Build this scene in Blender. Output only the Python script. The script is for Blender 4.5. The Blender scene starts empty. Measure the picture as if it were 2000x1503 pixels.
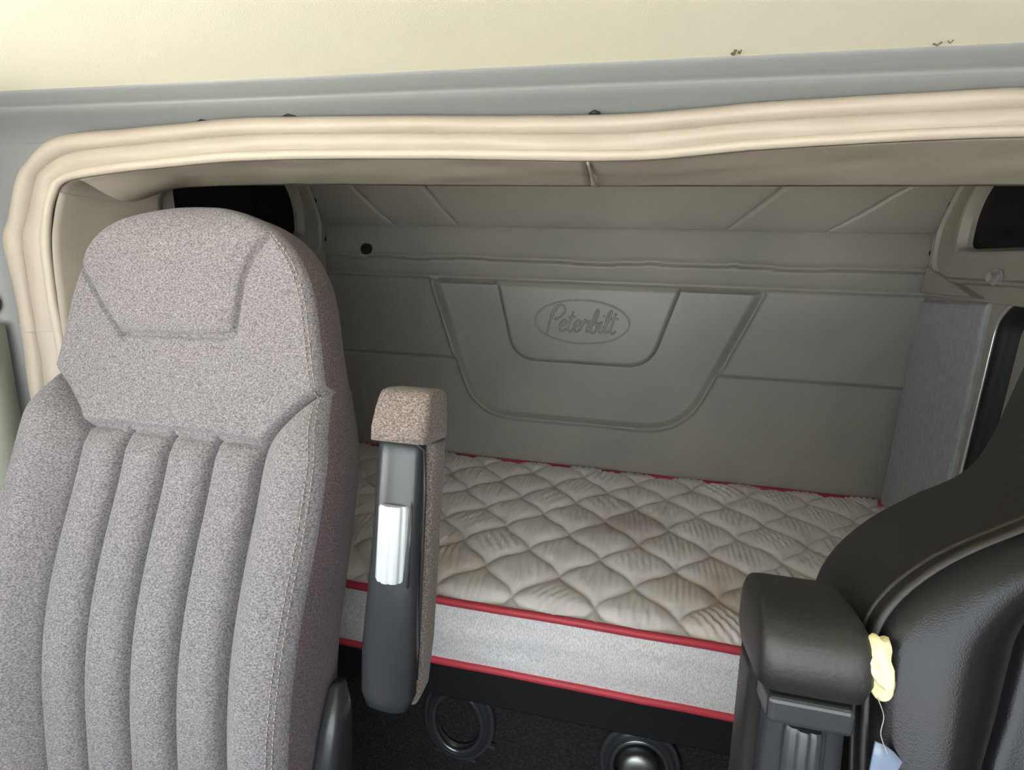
import bpy, bmesh, math, random
import numpy as np
from mathutils import Vector, Matrix, noise as mnoise

random.seed(4)
SC = bpy.context.scene
COL = SC.collection

# ------------------------------------------------------------------ camera
def cam_axes(yaw, pitch, roll):
    cy, sy, cp, sp = math.cos(yaw), math.sin(yaw), math.cos(pitch), math.sin(pitch)
    f = Vector((-sy * cp, cy * cp, -sp)); r = Vector((cy, sy, 0)); d = f.cross(r)
    cr, sr = math.cos(roll), math.sin(roll)
    return cr * r + sr * d, -sr * r + cr * d, f
cr_, cd_, cf_ = cam_axes(math.radians(12.336), math.radians(13.341), math.radians(-1.667))
camd = bpy.data.cameras.new('camera'); cam = bpy.data.objects.new('camera', camd); COL.objects.link(cam)
camd.sensor_width = 36; camd.lens = 1040 / 2000 * 36; camd.clip_start = .02
mw = Matrix.Identity(4)
for i in range(3):
    mw[i][0] = cr_[i]; mw[i][1] = -cd_[i]; mw[i][2] = -cf_[i]
mw[0][3], mw[1][3], mw[2][3] = 0, 0, 1.44
cam.matrix_world = mw
SC.camera = cam

# ------------------------------------------------------------------ light
SC.view_settings.view_transform = 'Standard'; SC.view_settings.look = 'None'
SC.view_settings.gamma = 1; SC.view_settings.use_curve_mapping = False
SC.view_settings.exposure = 1.64
SC.cycles.max_bounces = 10; SC.cycles.diffuse_bounces = 6
w = bpy.data.worlds.new('sky'); SC.world = w; w.use_nodes = True
bg = w.node_tree.nodes['Background']; bg.inputs[0].default_value = (.85, .925, 1, 1); bg.inputs[1].default_value = 2.0
sd = bpy.data.lights.new('sun', 'SUN'); sd.energy = 26; sd.angle = .01; sd.color = (1, .97, .91)
sun = bpy.data.objects.new('sun', sd); COL.objects.link(sun)
sun.rotation_euler = (math.radians(-38), 0, math.radians(20))     # from behind the sleeper: no direct sun in the cab
def portal(loc, rot, sx, sy):
    d = bpy.data.lights.new('window_portal', 'AREA'); d.shape = 'RECTANGLE'; d.size = sx; d.size_y = sy
    d.cycles.is_portal = True
    o = bpy.data.objects.new('window_portal', d); COL.objects.link(o); o.location = loc; o.rotation_euler = rot
portal((-.115, -.85, 1.27), (math.radians(90), 0, 0), 2.1, .8)
portal((-1.23, -.19, 1.24), (0, math.radians(-90), 0), .66, .82)

# ------------------------------------------------------------------ materials
def rgb(r, g, b):   # sRGB 0-255 -> linear
    f = lambda c: c / 12.92 if c <= .04045 else ((c + .055) / 1.055) ** 2.4
    return (f(r / 255), f(g / 255), f(b / 255), 1)
def M(name, col, rough=.6, metal=0, var=None, bump=None, spec=.5, scl=(1, 1, 1), coat=0, sheen=0):
    m = bpy.data.materials.new(name); m.use_nodes = True
    nt = m.node_tree; b = nt.nodes['Principled BSDF']
    b.inputs['Base Color'].default_value = col; b.inputs['Roughness'].default_value = rough
    b.inputs['Metallic'].default_value = metal; b.inputs['Specular IOR Level'].default_value = spec
    if coat: b.inputs['Coat Weight'].default_value = coat; b.inputs['Coat Roughness'].default_value = .2
    if sheen: b.inputs['Sheen Weight'].default_value = sheen
    tc = nt.nodes.new('ShaderNodeTexCoord'); mp = nt.nodes.new('ShaderNodeMapping')
    mp.inputs['Scale'].default_value = scl; nt.links.new(tc.outputs['Object'], mp.inputs[0])
    if var:      # (scale, detail, second colour, low, high)
        n = nt.nodes.new('ShaderNodeTexNoise'); n.inputs['Scale'].default_value = var[0]; n.inputs['Detail'].default_value = var[1]
        nt.links.new(mp.outputs[0], n.inputs['Vector'])
        r = nt.nodes.new('ShaderNodeMapRange'); r.inputs[1].default_value = var[3]; r.inputs[2].default_value = var[4]
        nt.links.new(n.outputs[0], r.inputs[0])
        x = nt.nodes.new('ShaderNodeMix'); x.data_type = 'RGBA'
        x.inputs['A'].default_value = col; x.inputs['B'].default_value = var[2]
        nt.links.new(r.outputs[0], x.inputs['Factor']); nt.links.new(x.outputs['Result'], b.inputs['Base Color'])
        m['mix'] = x.name
    if bump:     # (scale, detail, strength, distance)
        n = nt.nodes.new('ShaderNodeTexNoise'); n.inputs['Scale'].default_value = bump[0]; n.inputs['Detail'].default_value = bump[1]
        nt.links.new(mp.outputs[0], n.inputs['Vector'])
        k = nt.nodes.new('ShaderNodeBump'); k.inputs['Strength'].default_value = bump[2]; k.inputs['Distance'].default_value = bump[3]
        nt.links.new(n.outputs[0], k.inputs['Height']); nt.links.new(k.outputs[0], b.inputs['Normal'])
    return m
def stain(m, centre, radius, col, amount):
    """a blotch of dirt with its own shape, in object space"""
    nt = m.node_tree; b = nt.nodes['Principled BSDF']
    tc = nt.nodes.new('ShaderNodeTexCoord')
    v = nt.nodes.new('ShaderNodeVectorMath'); v.operation = 'DISTANCE'; v.inputs[1].default_value = centre
    nz = nt.nodes.new('ShaderNodeTexNoise'); nz.inputs['Scale'].default_value = 16; nz.inputs['Detail'].default_value = 3
    nt.links.new(tc.outputs['Object'], nz.inputs['Vector']); nt.links.new(tc.outputs['Object'], v.inputs[0])
    a = nt.nodes.new('ShaderNodeMath'); a.operation = 'MULTIPLY_ADD'; a.inputs[1].default_value = radius * 1.6
    nt.links.new(nz.outputs[0], a.inputs[0]); nt.links.new(v.outputs['Value'], a.inputs[2])
    r = nt.nodes.new('ShaderNodeMapRange'); r.inputs[1].default_value = radius * 1.9; r.inputs[2].default_value = radius * .9
    r.inputs[4].default_value = amount
    nt.links.new(a.outputs[0], r.inputs[0])
    x = nt.nodes.new('ShaderNodeMix'); x.data_type = 'RGBA'; x.inputs['B'].default_value = col
    src = b.inputs['Base Color'].links[0].from_socket if b.inputs['Base Color'].links else None
    if src: nt.links.new(src, x.inputs['A'])
    else: x.inputs['A'].default_value = b.inputs['Base Color'].default_value
    nt.links.new(r.outputs[0], x.inputs['Factor']); nt.links.new(x.outputs['Result'], b.inputs['Base Color'])

MAT = dict(
    headliner=M('headliner', rgb(246, 243, 222), .95, bump=(700, 2, .25, .001), var=(3, 2, rgb(243, 239, 216), .4, .7)),
    grey_plastic=M('grey_plastic', rgb(126, 128, 128), .42, bump=(500, 2, .12, .0006)),
    beige_vinyl=M('beige_vinyl', rgb(166, 156, 143), .5, bump=(420, 2, .12, .0006), var=(5, 3, rgb(158, 148, 135), .4, .7)),
    flap_vinyl=M('flap_vinyl', rgb(162, 154, 141), .6, bump=(420, 2, .15, .0006)),
    welt_vinyl=M('welt_vinyl', rgb(172, 162, 148), .5, bump=(420, 2, .12, .0006)),
    thread=M('thread', rgb(164, 154, 142), .8),
    wall_vinyl=M('wall_vinyl', rgb(160, 156, 147), .42, bump=(330, 3, .2, .0008), var=(3.5, 3, rgb(150, 147, 140), .35, .7)),
    window_panel=M('window_panel', rgb(158, 153, 141), .5, bump=(500, 2, .15, .0006)),
    pad_vinyl=M('pad_vinyl', rgb(172, 176, 176), .65, bump=(60, 4, .5, .002), scl=(1, 3, 1), var=(40, 4, rgb(156, 160, 160), .35, .65)),
    black_glass=M('black_glass', (.003, .003, .005, 1), .08, spec=.15),
    chrome=M('chrome', (.92, .92, .92, 1), .3, 1),
    rubber=M('rubber', (.006, .006, .007, 1), .6),
    black_plastic=M('black_plastic', (.030, .032, .034, 1), .26, bump=(600, 2, .1, .0004)),
    dark_plastic=M('dark_plastic', (.032, .034, .037, 1), .30, bump=(600, 2, .1, .0004)),
    white_plastic=M('white_plastic', rgb(196, 202, 204), .35),
    carpet=M('carpet', (.012, .012, .012, 1), 1, var=(160, 2, (.035, .035, .033, 1), .45, .7), bump=(200, 2, 1, .006)),
    black_paint=M('black_paint', (.006, .006, .007, 1), .7),
    leather=M('leather', (.007, .007, .008, 1), .27, bump=(700, 2, .35, .0006), spec=.32),
    leather_worn=M('leather_worn', (.024, .022, .020, 1), .45, bump=(240, 3, .3, .0012), var=(6, 3, (.018, .017, .016, 1), .4, .7)),
    gusset_leather=M('gusset_leather', (.018, .0155, .013, 1), .5, bump=(300, 3, .15, .0008)),
    foam=M('foam', rgb(238, 228, 178), .9, bump=(90, 4, 1, .006), var=(60, 3, rgb(206, 188, 130), .5, .75)),
    red_piping=M('red_piping', rgb(192, 62, 74), .5, bump=(300, 2, .2, .001)),
    mattress_side=M('mattress_side', rgb(238, 235, 235), .8, bump=(500, 2, .4, .001), var=(420, 2, rgb(204, 202, 202), .4, .65), scl=(1, 1, .4)),
    mattress_top=M('mattress_top', rgb(236, 230, 228), .8, bump=(300, 3, .4, .0012), var=(9, 4, rgb(224, 216, 210), .45, .75)),
    webbing=M('webbing', rgb(150, 152, 140), .7, bump=(300, 1, .3, .001)),
    steel=M('steel', (.38, .38, .37, 1), .42, 1),
    dark_steel=M('dark_steel', (.22, .23, .24, 1), .25, .8),
    ground=M('ground', rgb(188, 186, 180), .95, var=(2, 4, rgb(176, 174, 168), .4, .7)),
    pale_blue=M('pale_blue', rgb(120, 134, 154), .35),
    scuff=M('scuff', rgb(92, 82, 66), .9),
)
stain(MAT['mattress_top'], (.03, 1.42, .71), .16, rgb(150, 128, 104), .5)
stain(MAT['mattress_top'], (-.42, 1.12, .71), .16, rgb(170, 146, 118), .45)
stain(MAT['mattress_top'], (.26, 1.15, .71), .16, rgb(168, 142, 112), .5)
def tweed(name, dark, light, warm, sc=(260, 260, 420)):
    m = bpy.data.materials.new(name); m.use_nodes = True
    nt = m.node_tree; b = nt.nodes['Principled BSDF']; b.inputs['Roughness'].default_value = .92
    b.inputs['Specular IOR Level'].default_value = .2; b.inputs['Sheen Weight'].default_value = .15
    tc = nt.nodes.new('ShaderNodeTexCoord')
    mp = nt.nodes.new('ShaderNodeMapping'); mp.inputs['Scale'].default_value = sc; nt.links.new(tc.outputs['Object'], mp.inputs[0])
    n = nt.nodes.new('ShaderNodeTexNoise'); n.inputs['Scale'].default_value = 1; n.inputs['Detail'].default_value = 2.5; n.inputs['Roughness'].default_value = .7
    nt.links.new(mp.outputs[0], n.inputs['Vector'])
    cr = nt.nodes.new('ShaderNodeValToRGB'); e = cr.color_ramp.elements
    e[0].position = .36; e[0].color = dark; e[1].position = .66; e[1].color = light
    k = e.new(.5); k.color = warm
    nt.links.new(n.outputs[0], cr.inputs[0]); nt.links.new(cr.outputs[0], b.inputs['Base Color'])
    bp = nt.nodes.new('ShaderNodeBump'); bp.inputs['Strength'].default_value = .5; bp.inputs['Distance'].default_value = .0015
    nt.links.new(n.outputs[0], bp.inputs['Height']); nt.links.new(bp.outputs[0], b.inputs['Normal'])
    return m
MAT['tweed'] = tweed('tweed', rgb(92, 88, 91), rgb(150, 145, 147), rgb(122, 117, 119), (330, 330, 480))
MAT['tweed_gusset'] = tweed('tweed_gusset', rgb(74, 63, 66), rgb(126, 110, 111), rgb(98, 85, 87), (330, 330, 480))
MAT['tweed_arm'] = tweed('tweed_arm', rgb(86, 77, 74), rgb(156, 143, 134), rgb(118, 107, 101), (330, 330, 480))

# ------------------------------------------------------------------ mesh helpers
def tag(o, label=None, cat=None, group=None, kind=None):
    if label: o['label'] = label
    if cat: o['category'] = cat
    if group: o['group'] = group
    if kind: o['kind'] = kind
    return o
def empty(name, loc=(0, 0, 0)):
    o = bpy.data.objects.new(name, None); COL.objects.link(o); o.location = loc; o.empty_display_size = .05
    return o
def mesh_obj(name, V, F, mat, parent=None, smooth=True, normals=None, solid=0):
    me = bpy.data.meshes.new(name); me.from_pydata([tuple(map(float, v)) for v in V], [], [tuple(map(int, f)) for f in F])
    me.materials.append(MAT[mat] if isinstance(mat, str) else mat)
    if smooth: me.polygons.foreach_set('use_smooth', [True] * len(me.polygons))
    if normals is not None: me.normals_split_custom_set_from_vertices([tuple(map(float, n)) for n in normals])
    me.update()
    o = bpy.data.objects.new(name, me); COL.objects.link(o)
    if parent:
        o.parent = parent
        o.matrix_parent_inverse = Matrix.Translation(parent.location).inverted() if parent.type == 'EMPTY' else Matrix.Identity(4)
    if solid:
        s = o.modifiers.new('thickness', 'SOLIDIFY'); s.thickness = abs(solid); s.offset = -1 if solid > 0 else 1
    return o
def bm_obj(name, bm, mat, parent=None, smooth=False):
    V = [v.co.copy() for v in bm.verts]; bm.verts.index_update()
    F = [[v.index for v in f.verts] for f in bm.faces]; bm.free()
    return mesh_obj(name, V, F, mat, parent, smooth)
def rbox(name, lo, hi, mat, parent=None, r=.004, seg=2, rot=None, pivot=None):
    bm = bmesh.new(); bmesh.ops.create_cube(bm, size=1)
    lo = Vector(lo); hi = Vector(hi); c = (lo + hi) / 2; d = hi - lo
    for v in bm.verts: v.co = Vector((v.co.x * d.x, v.co.y * d.y, v.co.z * d.z)) + c
    if r: bmesh.ops.bevel(bm, geom=bm.edges[:], offset=r, segments=seg, affect='EDGES', profile=.5)
    if rot is not None:
        p = Vector(pivot) if pivot is not None else c
        for v in bm.verts: v.co = rot @ (v.co - p) + p
    return bm_obj(name, bm, mat, parent, smooth=False)
def cr_spline(pts, n, closed=False):
    """Catmull-Rom through pts, n samples"""
    P = np.array(pts, float); m = len(P)
    t = np.linspace(0, m if closed else m - 1, n, endpoint=not closed)
    i = np.minimum(t.astype(int), (m if closed else m - 1) - 1); f = (t - i)[:, None]
    if closed: g = lambda k: P[(i + k) % m]
    else:
        Q = np.vstack([2 * P[0] - P[1], P, 2 * P[-1] - P[-2]]); g = lambda k: Q[np.clip(i + k + 1, 0, m + 1)]
    a, b, c, d = g(-1), g(0), g(1), g(2)
    return .5 * (2 * b + (c - a) * f + (2 * a - 5 * b + 4 * c - d) * f ** 2 + (3 * b - a - 3 * c + d) * f ** 3)
def tube_geo(pts, r, n=8, closed=False, V=None, F=None):
    V = [] if V is None else V; F = [] if F is None else F
    P = [Vector(p) for p in pts]; m = len(P); base = len(V); prev = None
    for i in range(m):
        a = P[(i - 1) % m] if (closed or i > 0) else P[i]; b = P[(i + 1) % m] if (closed or i < m - 1) else P[i]
        t = (b - a).normalized()
        if prev is None: u = t.orthogonal().normalized()
        else:
            u = prev - t * prev.dot(t); u = u.normalized() if u.length > 1e-6 else t.orthogonal().normalized()
        prev = u; v = t.cross(u); rr = r[i] if hasattr(r, '__len__') else r
        for k in range(n):
            an = 2 * math.pi * k / n; V.append(P[i] + u * (math.cos(an) * rr) + v * (math.sin(an) * rr))
    for i in range(m if closed else m - 1):
        j = (i + 1) % m
        for k in range(n):
            F.append((base + i * n + k, base + i * n + (k + 1) % n, base + j * n + (k + 1) % n, base + j * n + k))
    if not closed:
        F.append(tuple(base + k for k in range(n))[::-1]); F.append(tuple(base + (m - 1) * n + k for k in range(n)))
    return V, F
def tube(name, pts, r, mat, parent=None, n=8, closed=False):
    V, F = tube_geo(pts, r, n, closed); return mesh_obj(name, V, F, mat, parent)
def dashes(name, pts, r, mat, parent, on=.006, off=.004):
    """a row of stitches along a polyline, joined into one small mesh"""
    P = np.array(pts, float); L = np.r_[0, np.cumsum(np.linalg.norm(np.diff(P, axis=0), axis=1))]
    at = lambda s: np.array([np.interp(s, L, P[:, k]) for k in range(3)])
    V, F = [], []; s = 0
    while s + on < L[-1]:
        tube_geo([at(s), at(s + on)], r, 5, False, V, F); s += on + off
    return mesh_obj(name, V, F, mat, parent)
def grid_faces(ni, nj, ci=False, cj=False):
    F = []
    for j in range(nj if cj else nj - 1):
        for i in range(ni if ci else ni - 1):
            F.append((j * ni + i, j * ni + (i + 1) % ni, ((j + 1) % nj) * ni + (i + 1) % ni, ((j + 1) % nj) * ni + i))
    return np.array(F)
def vnormals(V, F):
    V = np.asarray(V, float); N = np.zeros_like(V)
    fn = np.cross(V[F[:, 2]] - V[F[:, 0]], V[F[:, 3]] - V[F[:, 1]])
    for k in range(4): np.add.at(N, F[:, k], fn)
    return N / np.maximum(np.linalg.norm(N, axis=1), 1e-12)[:, None]
def split_regions(V, F, reg, spec, parent):
    """cut one continuous surface into parts along its seams; spec: region -> (name, material, label)"""
    V = np.asarray(V); N = vnormals(V, F); out = {}
    for rid, (name, mat, lab) in spec.items():
        fs = F[reg == rid]
        if not len(fs): continue
        ids, inv = np.unique(fs.ravel(), return_inverse=True)
        o = mesh_obj(name, V[ids], inv.reshape(-1, 4), mat, parent, normals=N[ids])
        if lab: o['label'] = lab
        out[rid] = o
    return out
def sstep(a, b, x): t = np.clip((x - a) / (b - a), 0, 1); return t * t * (3 - 2 * t)
def poly_dist(pts, U, Vv):
    P = np.array(pts, float); d = np.full(U.shape, 9.)
    for a, b in zip(P[:-1], P[1:]):
        e = b - a; t = np.clip(((U - a[0]) * e[0] + (Vv - a[1]) * e[1]) / (e @ e), 0, 1)
        d = np.minimum(d, np.hypot(U - a[0] - t * e[0], Vv - a[1] - t * e[1]))
    return d
def in_poly(pts, U, Vv):
    P = np.array(pts, float); ins = np.zeros(U.shape, bool); n = len(P)
    for i in range(n):
        a, b = P[i], P[(i + 1) % n]
        if a[1] == b[1]: continue
        c = ((a[1] > Vv) != (b[1] > Vv)) & (U < (b[0] - a[0]) * (Vv - a[1]) / (b[1] - a[1]) + a[0]); ins ^= c
    return ins
def loft(name, secs, mat, parent=None, n=40, p=4, cap=True):
    """secs: list of (centre, ax, ay) : half-axis vectors of superellipse sections"""
    V, F = [], []
    for (c, ax, ay) in secs:
        c = Vector(c); ax = Vector(ax); ay = Vector(ay)
        for k in range(n):
            a = 2 * math.pi * k / n; co, si = math.cos(a), math.sin(a)
            V.append(c + ax * (math.copysign(abs(co) ** (2 / p), co)) + ay * (math.copysign(abs(si) ** (2 / p), si)))
    m = len(secs); F = [tuple(f) for f in grid_faces(n, m, ci=True)]
    if cap: F.append(tuple(range(n))[::-1]); F.append(tuple((m - 1) * n + k for k in range(n)))
    return mesh_obj(name, V, F, mat, parent)
def extrude_profile(name, prof, axis, a, b, mat, parent=None, smooth=True, closed=True, nseg=1, fn=None):
    """prof: 2D loop; axis 'x': (y,z) swept along x; 'z': (x,y) swept along z"""
    V = []; n = len(prof)
    for s in range(nseg + 1):
        t = a + (b - a) * s / nseg
        for q in prof:
            v = (t, q[0], q[1]) if axis == 'x' else (q[0], q[1], t)
            V.append(fn(v) if fn else v)
    F = [tuple(f) for f in grid_faces(n, nseg + 1, ci=closed)]
    if closed: F.append(tuple(range(n))[::-1]); F.append(tuple(nseg * n + k for k in range(n)))
    return mesh_obj(name, V, F, mat, parent, smooth)
def shade_auto(o, ang=35):
    me = o.data
    bm = bmesh.new(); bm.from_mesh(me)
    for e in bm.edges:
        if len(e.link_faces) == 2 and e.calc_face_angle(0) > math.radians(ang): e.smooth = False
    bm.to_mesh(me); bm.free(); return o
def structure(o): o['kind'] = 'structure'; return o

XL, XR, YB = -1.12, .842, 1.84           # sleeper side walls and back wall
CXL, CXR, YC = -1.16, .93, .765          # cab side walls and rear wall
MT = .70                                 # mattress top

# ------------------------------------------------------------------ setting: shell of cab and sleeper
structure(rbox('ground', (-30, -30, -1.32), (30, 30, -1.30), 'ground', r=0))
structure(rbox('floor', (-1.25, -1.0, -.04), (1.02, 1.95, 0), 'carpet', r=0))
hl = structure(rbox('ceiling', (-1.25, -.62, 1.664), (1.02, .692, 1.70), 'headliner', r=0))
hl['label'] = 'cream woven headliner over the cab'
def scuff_mark(x, y, pts):
    V, F = [], []
    for a, b, r in pts: tube_geo([(x + a[0], y + a[1], 1.6635), (x + (a[0] + b[0]) / 2, y + (a[1] + b[1]) / 2, 1.661), (x + b[0], y + b[1], 1.6635)], r, 5, False, V, F)
    o = mesh_obj('frayed_tear', V, F, 'scuff', hl); o['label'] = 'small dark frayed tear at headliner edge'
scuff_mark(.085, .672, [((0, .010), (.002, .0), .0016), ((.006, .006), (.008, .001), .0008)])
scuff_mark(.277, .676, [((0, .006), (.006, .002), .0009), ((.010, 0), (.014, -.002), .0006)])

# grey moulded header above the opening
prof = cr_spline([(.690, 1.668), (.694, 1.6605), (.706, 1.6525), (.7135, 1.6485), (.7165, 1.6445), (.722, 1.640), (.738, 1.631), (.752, 1.621), (.760, 1.612), (YC, 1.604), (YC, 1.598)], 60).tolist()
prof += [(.80, 1.598), (.80, 1.70), (.69, 1.70)]
hd = structure(extrude_profile('trim_1', prof, 'x', -1.2, .97, 'grey_plastic', nseg=40))
hd['label'] = 'grey moulded header trim along the headliner'
shade_auto(hd, 50)
rbox('corner_filler', (-1.02, .762, 1.562), (-.84, .80, 1.606), 'grey_plastic', hd, r=.002)
# cab side and rear wall left, with rounded corner
def cab_corner(name, sx, xw, xi, zdoor):
    r = .075; ye = .22
    arc = [(xw + sx * (r - r * math.cos(a)), YC - r + r * math.sin(a)) for a in np.linspace(0, math.pi / 2, 14)]
    loop = [(xw, ye)] + arc + [(xi, YC), (xi, YC + .03), (xw - sx * .06, YC + .03), (xw - sx * .06, ye)]
    o = structure(extrude_profile(name, loop, 'z', 0, 1.70, 'grey_plastic', nseg=1)); shade_auto(o, 30)
    rbox('door_sill', (min(xw, xw - sx * .06), -.95, 0), (max(xw, xw - sx * .06), ye, .92), 'grey_plastic', o)
    rbox('header_or_window_fill', (min(xw, xw - sx * .06), -.62, zdoor), (max(xw, xw - sx * .06), ye, 1.70), 'grey_plastic', o)
    rbox('windscreen_pillar', (min(xw, xw - sx * .06), -.95, .92), (max(xw, xw - sx * .06), -.60, 1.70), 'grey_plastic', o)
    return o
wl = cab_corner('wall_left', 1, CXL, -1.0, 1.56)
wl['label'] = 'grey cab corner panel at the left edge'
cab_corner('wall_right', -1, CXR, .78, .92)  # unseen side: window opening filled in to stop light from the right
structure(rbox('wall_front', (-1.22, -1.0, 0), (.99, -.94, .88), 'black_plastic'))
# curved pillar seam on the left
tube('pillar_seam', [(CXL + .012, .742, 1.66), (CXL + .010, .735, 1.62), (CXL + .0065, .722, 1.56), (CXL + .005, .716, 1.45), (CXL + .005, .716, 1.2)], .0016, 'rubber', wl, 6)

# sleeper shell
structure(rbox('wall_sleeper_left', (XL - .08, .80, 0), (XL - .028, 1.95, 1.86), 'wall_vinyl', r=0))
structure(rbox('wall_sleeper_right', (XR + .045, .80, 0), (XR + .09, 1.95, 1.86), 'wall_vinyl', r=0))
structure(rbox('ceiling_sleeper', (-1.22, .80, 1.80), (.94, 1.95, 1.86), 'wall_vinyl', r=0))
structure(rbox('wall_sleeper_front', (-1.22, .935, 1.565), (.94, .965, 1.82), 'wall_vinyl', r=0))
structure(rbox('light_block', (-1.22, .80, 1.62), (.94, .94, 1.82), 'wall_vinyl', r=0))  # unseen box added between cab and sleeper to keep light out
structure(rbox('wall_sleeper_front_left', (-1.22, .935, 0), (-.93, .965, 1.82), 'wall_vinyl', r=0))
structure(rbox('wall_sleeper_front_right', (.71, .935, 0), (.94, .965, 1.82), 'wall_vinyl', r=0))

# ---- back wall: one moulded sheet with relief, cut into its panels
TC = -.165
outer = [(-.742 + 0, 1.40), (-.60, .97), (-.555, .915), (-.50, .886), (-.40, .884), (.02, .884), (.13, .886), (.19, .91), (.235, .965), (.418, 1.40)]
def scl(p): return (p[0], p[1])
def k925(z): return 1.44 + (z - 1.5) * .925
def rtrap(xl0, xr0, z0, xl1, xr1, z1, r):
    """trapezoid open at the top with rounded lower corners"""
    out = [(xl0, z0)]
    def corner(a, b, c, n=9):
        a, b, c = map(np.array, (a, b, c)); u = (a - b) / np.linalg.norm(a - b); v = (c - b) / np.linalg.norm(c - b)
        p, q = b + u * r, b + v * r
        return [tuple((1 - t) ** 2 * p + 2 * t * (1 - t) * b + t * t * q) for t in np.linspace(0, 1, n)]
    out += corner((xl0, z0), (xl1, z1), (xr1, z1)); out += corner((xl1, z1), (xr1, z1), (xr0, z0)); out.append((xr0, z0))
    return out
X9 = lambda x: x * .925
T_out = rtrap(X9(-.745), X9(.42), 1.352, X9(-.575), X9(.215), .882, .135)
T_in = rtrap(X9(-.508), X9(.168), 1.352, X9(-.435), X9(.085), 1.085, .085)
nx, nz = 560, 260
xs = np.linspace(XL - .03, XR + .05, nx)
zs = np.linspace(.40, 1.545, nz)
U, Z = np.meshgrid(xs, zs)
def wall_rel(U, Z):
    wob = .004 * np.sin(U * 9) + .003 * np.sin(U * 21 + 1)
    zA, zB = 1.432 + wob * .6, 1.366
    d = np.zeros_like(U)
    d += np.where(Z > zA, .042 - .042 * (Z - zA) / (1.545 - zA), 0)                    # upper band swells forward to its lip
    d += np.where((Z <= zA) & (Z > zB), .014 + .022 * (zA - Z) / (zA - zB), 0)
    low = Z <= zB
    sdo = poly_dist(T_out, U, Z); ino = in_poly(T_out, U, Z)
    sdi = poly_dist(T_in, U, Z); ini = in_poly(T_in, U, Z)
    so = np.where(ino, -sdo, sdo); si = np.where(ini, -sdi, sdi)
    base = np.where(Z > 1.098 - (U - TC) * 0, .010, 0) * 1.0
    base = .016 * sstep(1.076, 1.090, Z)
    f = base * sstep(-.004, .012, so) + -.010 * (1 - sstep(-.012, .006, so)) + .010 * np.exp(-((so - .008) / .007) ** 2)
    f += .022 * (1 - sstep(-.016, .004, si)) - .005 * np.exp(-((si - .005) / .006) ** 2)
    d += np.where(low, f * 1.35, 0)
    d += .007 * np.exp(-((Z - zA - .007) / .007) ** 2) * (Z > zA) + .005 * np.exp(-((Z - zB - .006) / .006) ** 2) * (Z > zB)
    # soft edges at the steps
    return d
D = wall_rel(U, Z)
for _ in range(1):
    D[1:-1] = (D[:-2] + 2 * D[1:-1] + D[2:]) / 4; D[:, 1:-1] = (D[:, :-2] + 2 * D[:, 1:-1] + D[:, 2:]) / 4
V = np.stack([U, YB - D, Z], -1).reshape(-1, 3)
Fq = grid_faces(nx, nz)
cx = V[Fq].mean(1); fu, fz = cx[:, 0], cx[:, 2]
wobf = .004 * np.sin(fu * 9) + .003 * np.sin(fu * 21 + 1)
reg = np.zeros(len(Fq), int)                                   # 0 lower field
reg[(fz > 1.084) & (fu < TC)] = 1; reg[(fz > 1.084) & (fu >= TC)] = 2
ino = in_poly(T_out, fu, fz); ini = in_poly(T_in, fu, fz)
reg[ino] = 3; reg[ini] = 4
reg[fz > 1.366] = 5; reg[fz > 1.432 + wobf * .6] = 6
wb = structure(empty('wall_back', (TC, YB, .4))); wb['label'] = 'grey moulded rear wall of the sleeper above the mattress'
wbp = split_regions(V, Fq, reg, {0: ('lower_panel', 'wall_vinyl', None), 1: ('side_panel', 'wall_vinyl', None), 2: ('side_panel', 'wall_vinyl', None),
    3: ('badge_surround', 'wall_vinyl', 'wide moulded trapezoid around the badge'), 4: ('badge_panel', 'wall_vinyl', 'raised trapezoid panel carrying the badge'),
    5: ('ledge_band', 'wall_vinyl', None), 6: ('upper_band', 'wall_vinyl', None)}, wb)
# inclined upper panels divided by slanting seams
def incl(x, t): return Vector((x, YB - .010 - .20 * t, 1.545 + .268 * t))
tops = [(XL - .03, XL - .03)] + [(X9(a), X9(b)) for a, b in ((-.915, -1.165), (-.655, -.87), (.29, .60), (.60, .97))] + [(XR + .05, XR + .05)]
for (a0, a1), (b0, b1) in zip(tops[:-1], tops[1:]):
    V, g = [], 12
    for j in range(g + 1):
        t = j / g; x0 = a0 + (a1 - a0) * t; x1 = b0 + (b1 - b0) * t
        for i in range(121):
            s = i / 120; e = min(s, 1 - s) * (x1 - x0); e2 = t * .33
            puff = .012 * (1 - math.exp(-e / .0055)) * (1 - math.exp(-e2 / .014))
            V.append(incl(x0 + (x1 - x0) * s, t) + Vector((0, -.80, -.6)) * puff)
    mesh_obj('quilted_panel', V, grid_faces(121, g + 1), 'wall_vinyl', wb)
rbox('backing_board', (XL - .06, YB + .012, .3), (XR + .06, YB + .05, 1.84), 'wall_vinyl', wb, r=0)
# black plug and badge
def disc_knob(name, c, axis, prof, mat, parent, n=20):
    """turned shape: prof (radius, height) along axis"""
    ax = Vector(axis).normalized(); u = ax.orthogonal().normalized(); v = ax.cross(u); V, F = [], []
    for r, h in prof:
        for k in range(n):
            a = 2 * math.pi * k / n; V.append(Vector(c) + ax * h + (u * math.cos(a) + v * math.sin(a)) * r)
    F = [tuple(f) for f in grid_faces(n, len(prof), ci=True)]; F.append(tuple(range(n))[::-1]); F.append(tuple((len(prof) - 1) * n + k for k in range(n)))
    return shade_auto(mesh_obj(name, V, F, mat, parent), 40)
o = disc_knob('push_plug', (X9(-1.019), YB - .036, 1.4575), (0, -1, 0), [(.021, -.01), (.021, .004), (.018, .008), (.011, .008), (.010, .004), (.004, .004), (.003, .010), (.001, .010)], 'rubber', wb)
o['label'] = 'round black plastic plug in the wall'
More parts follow.
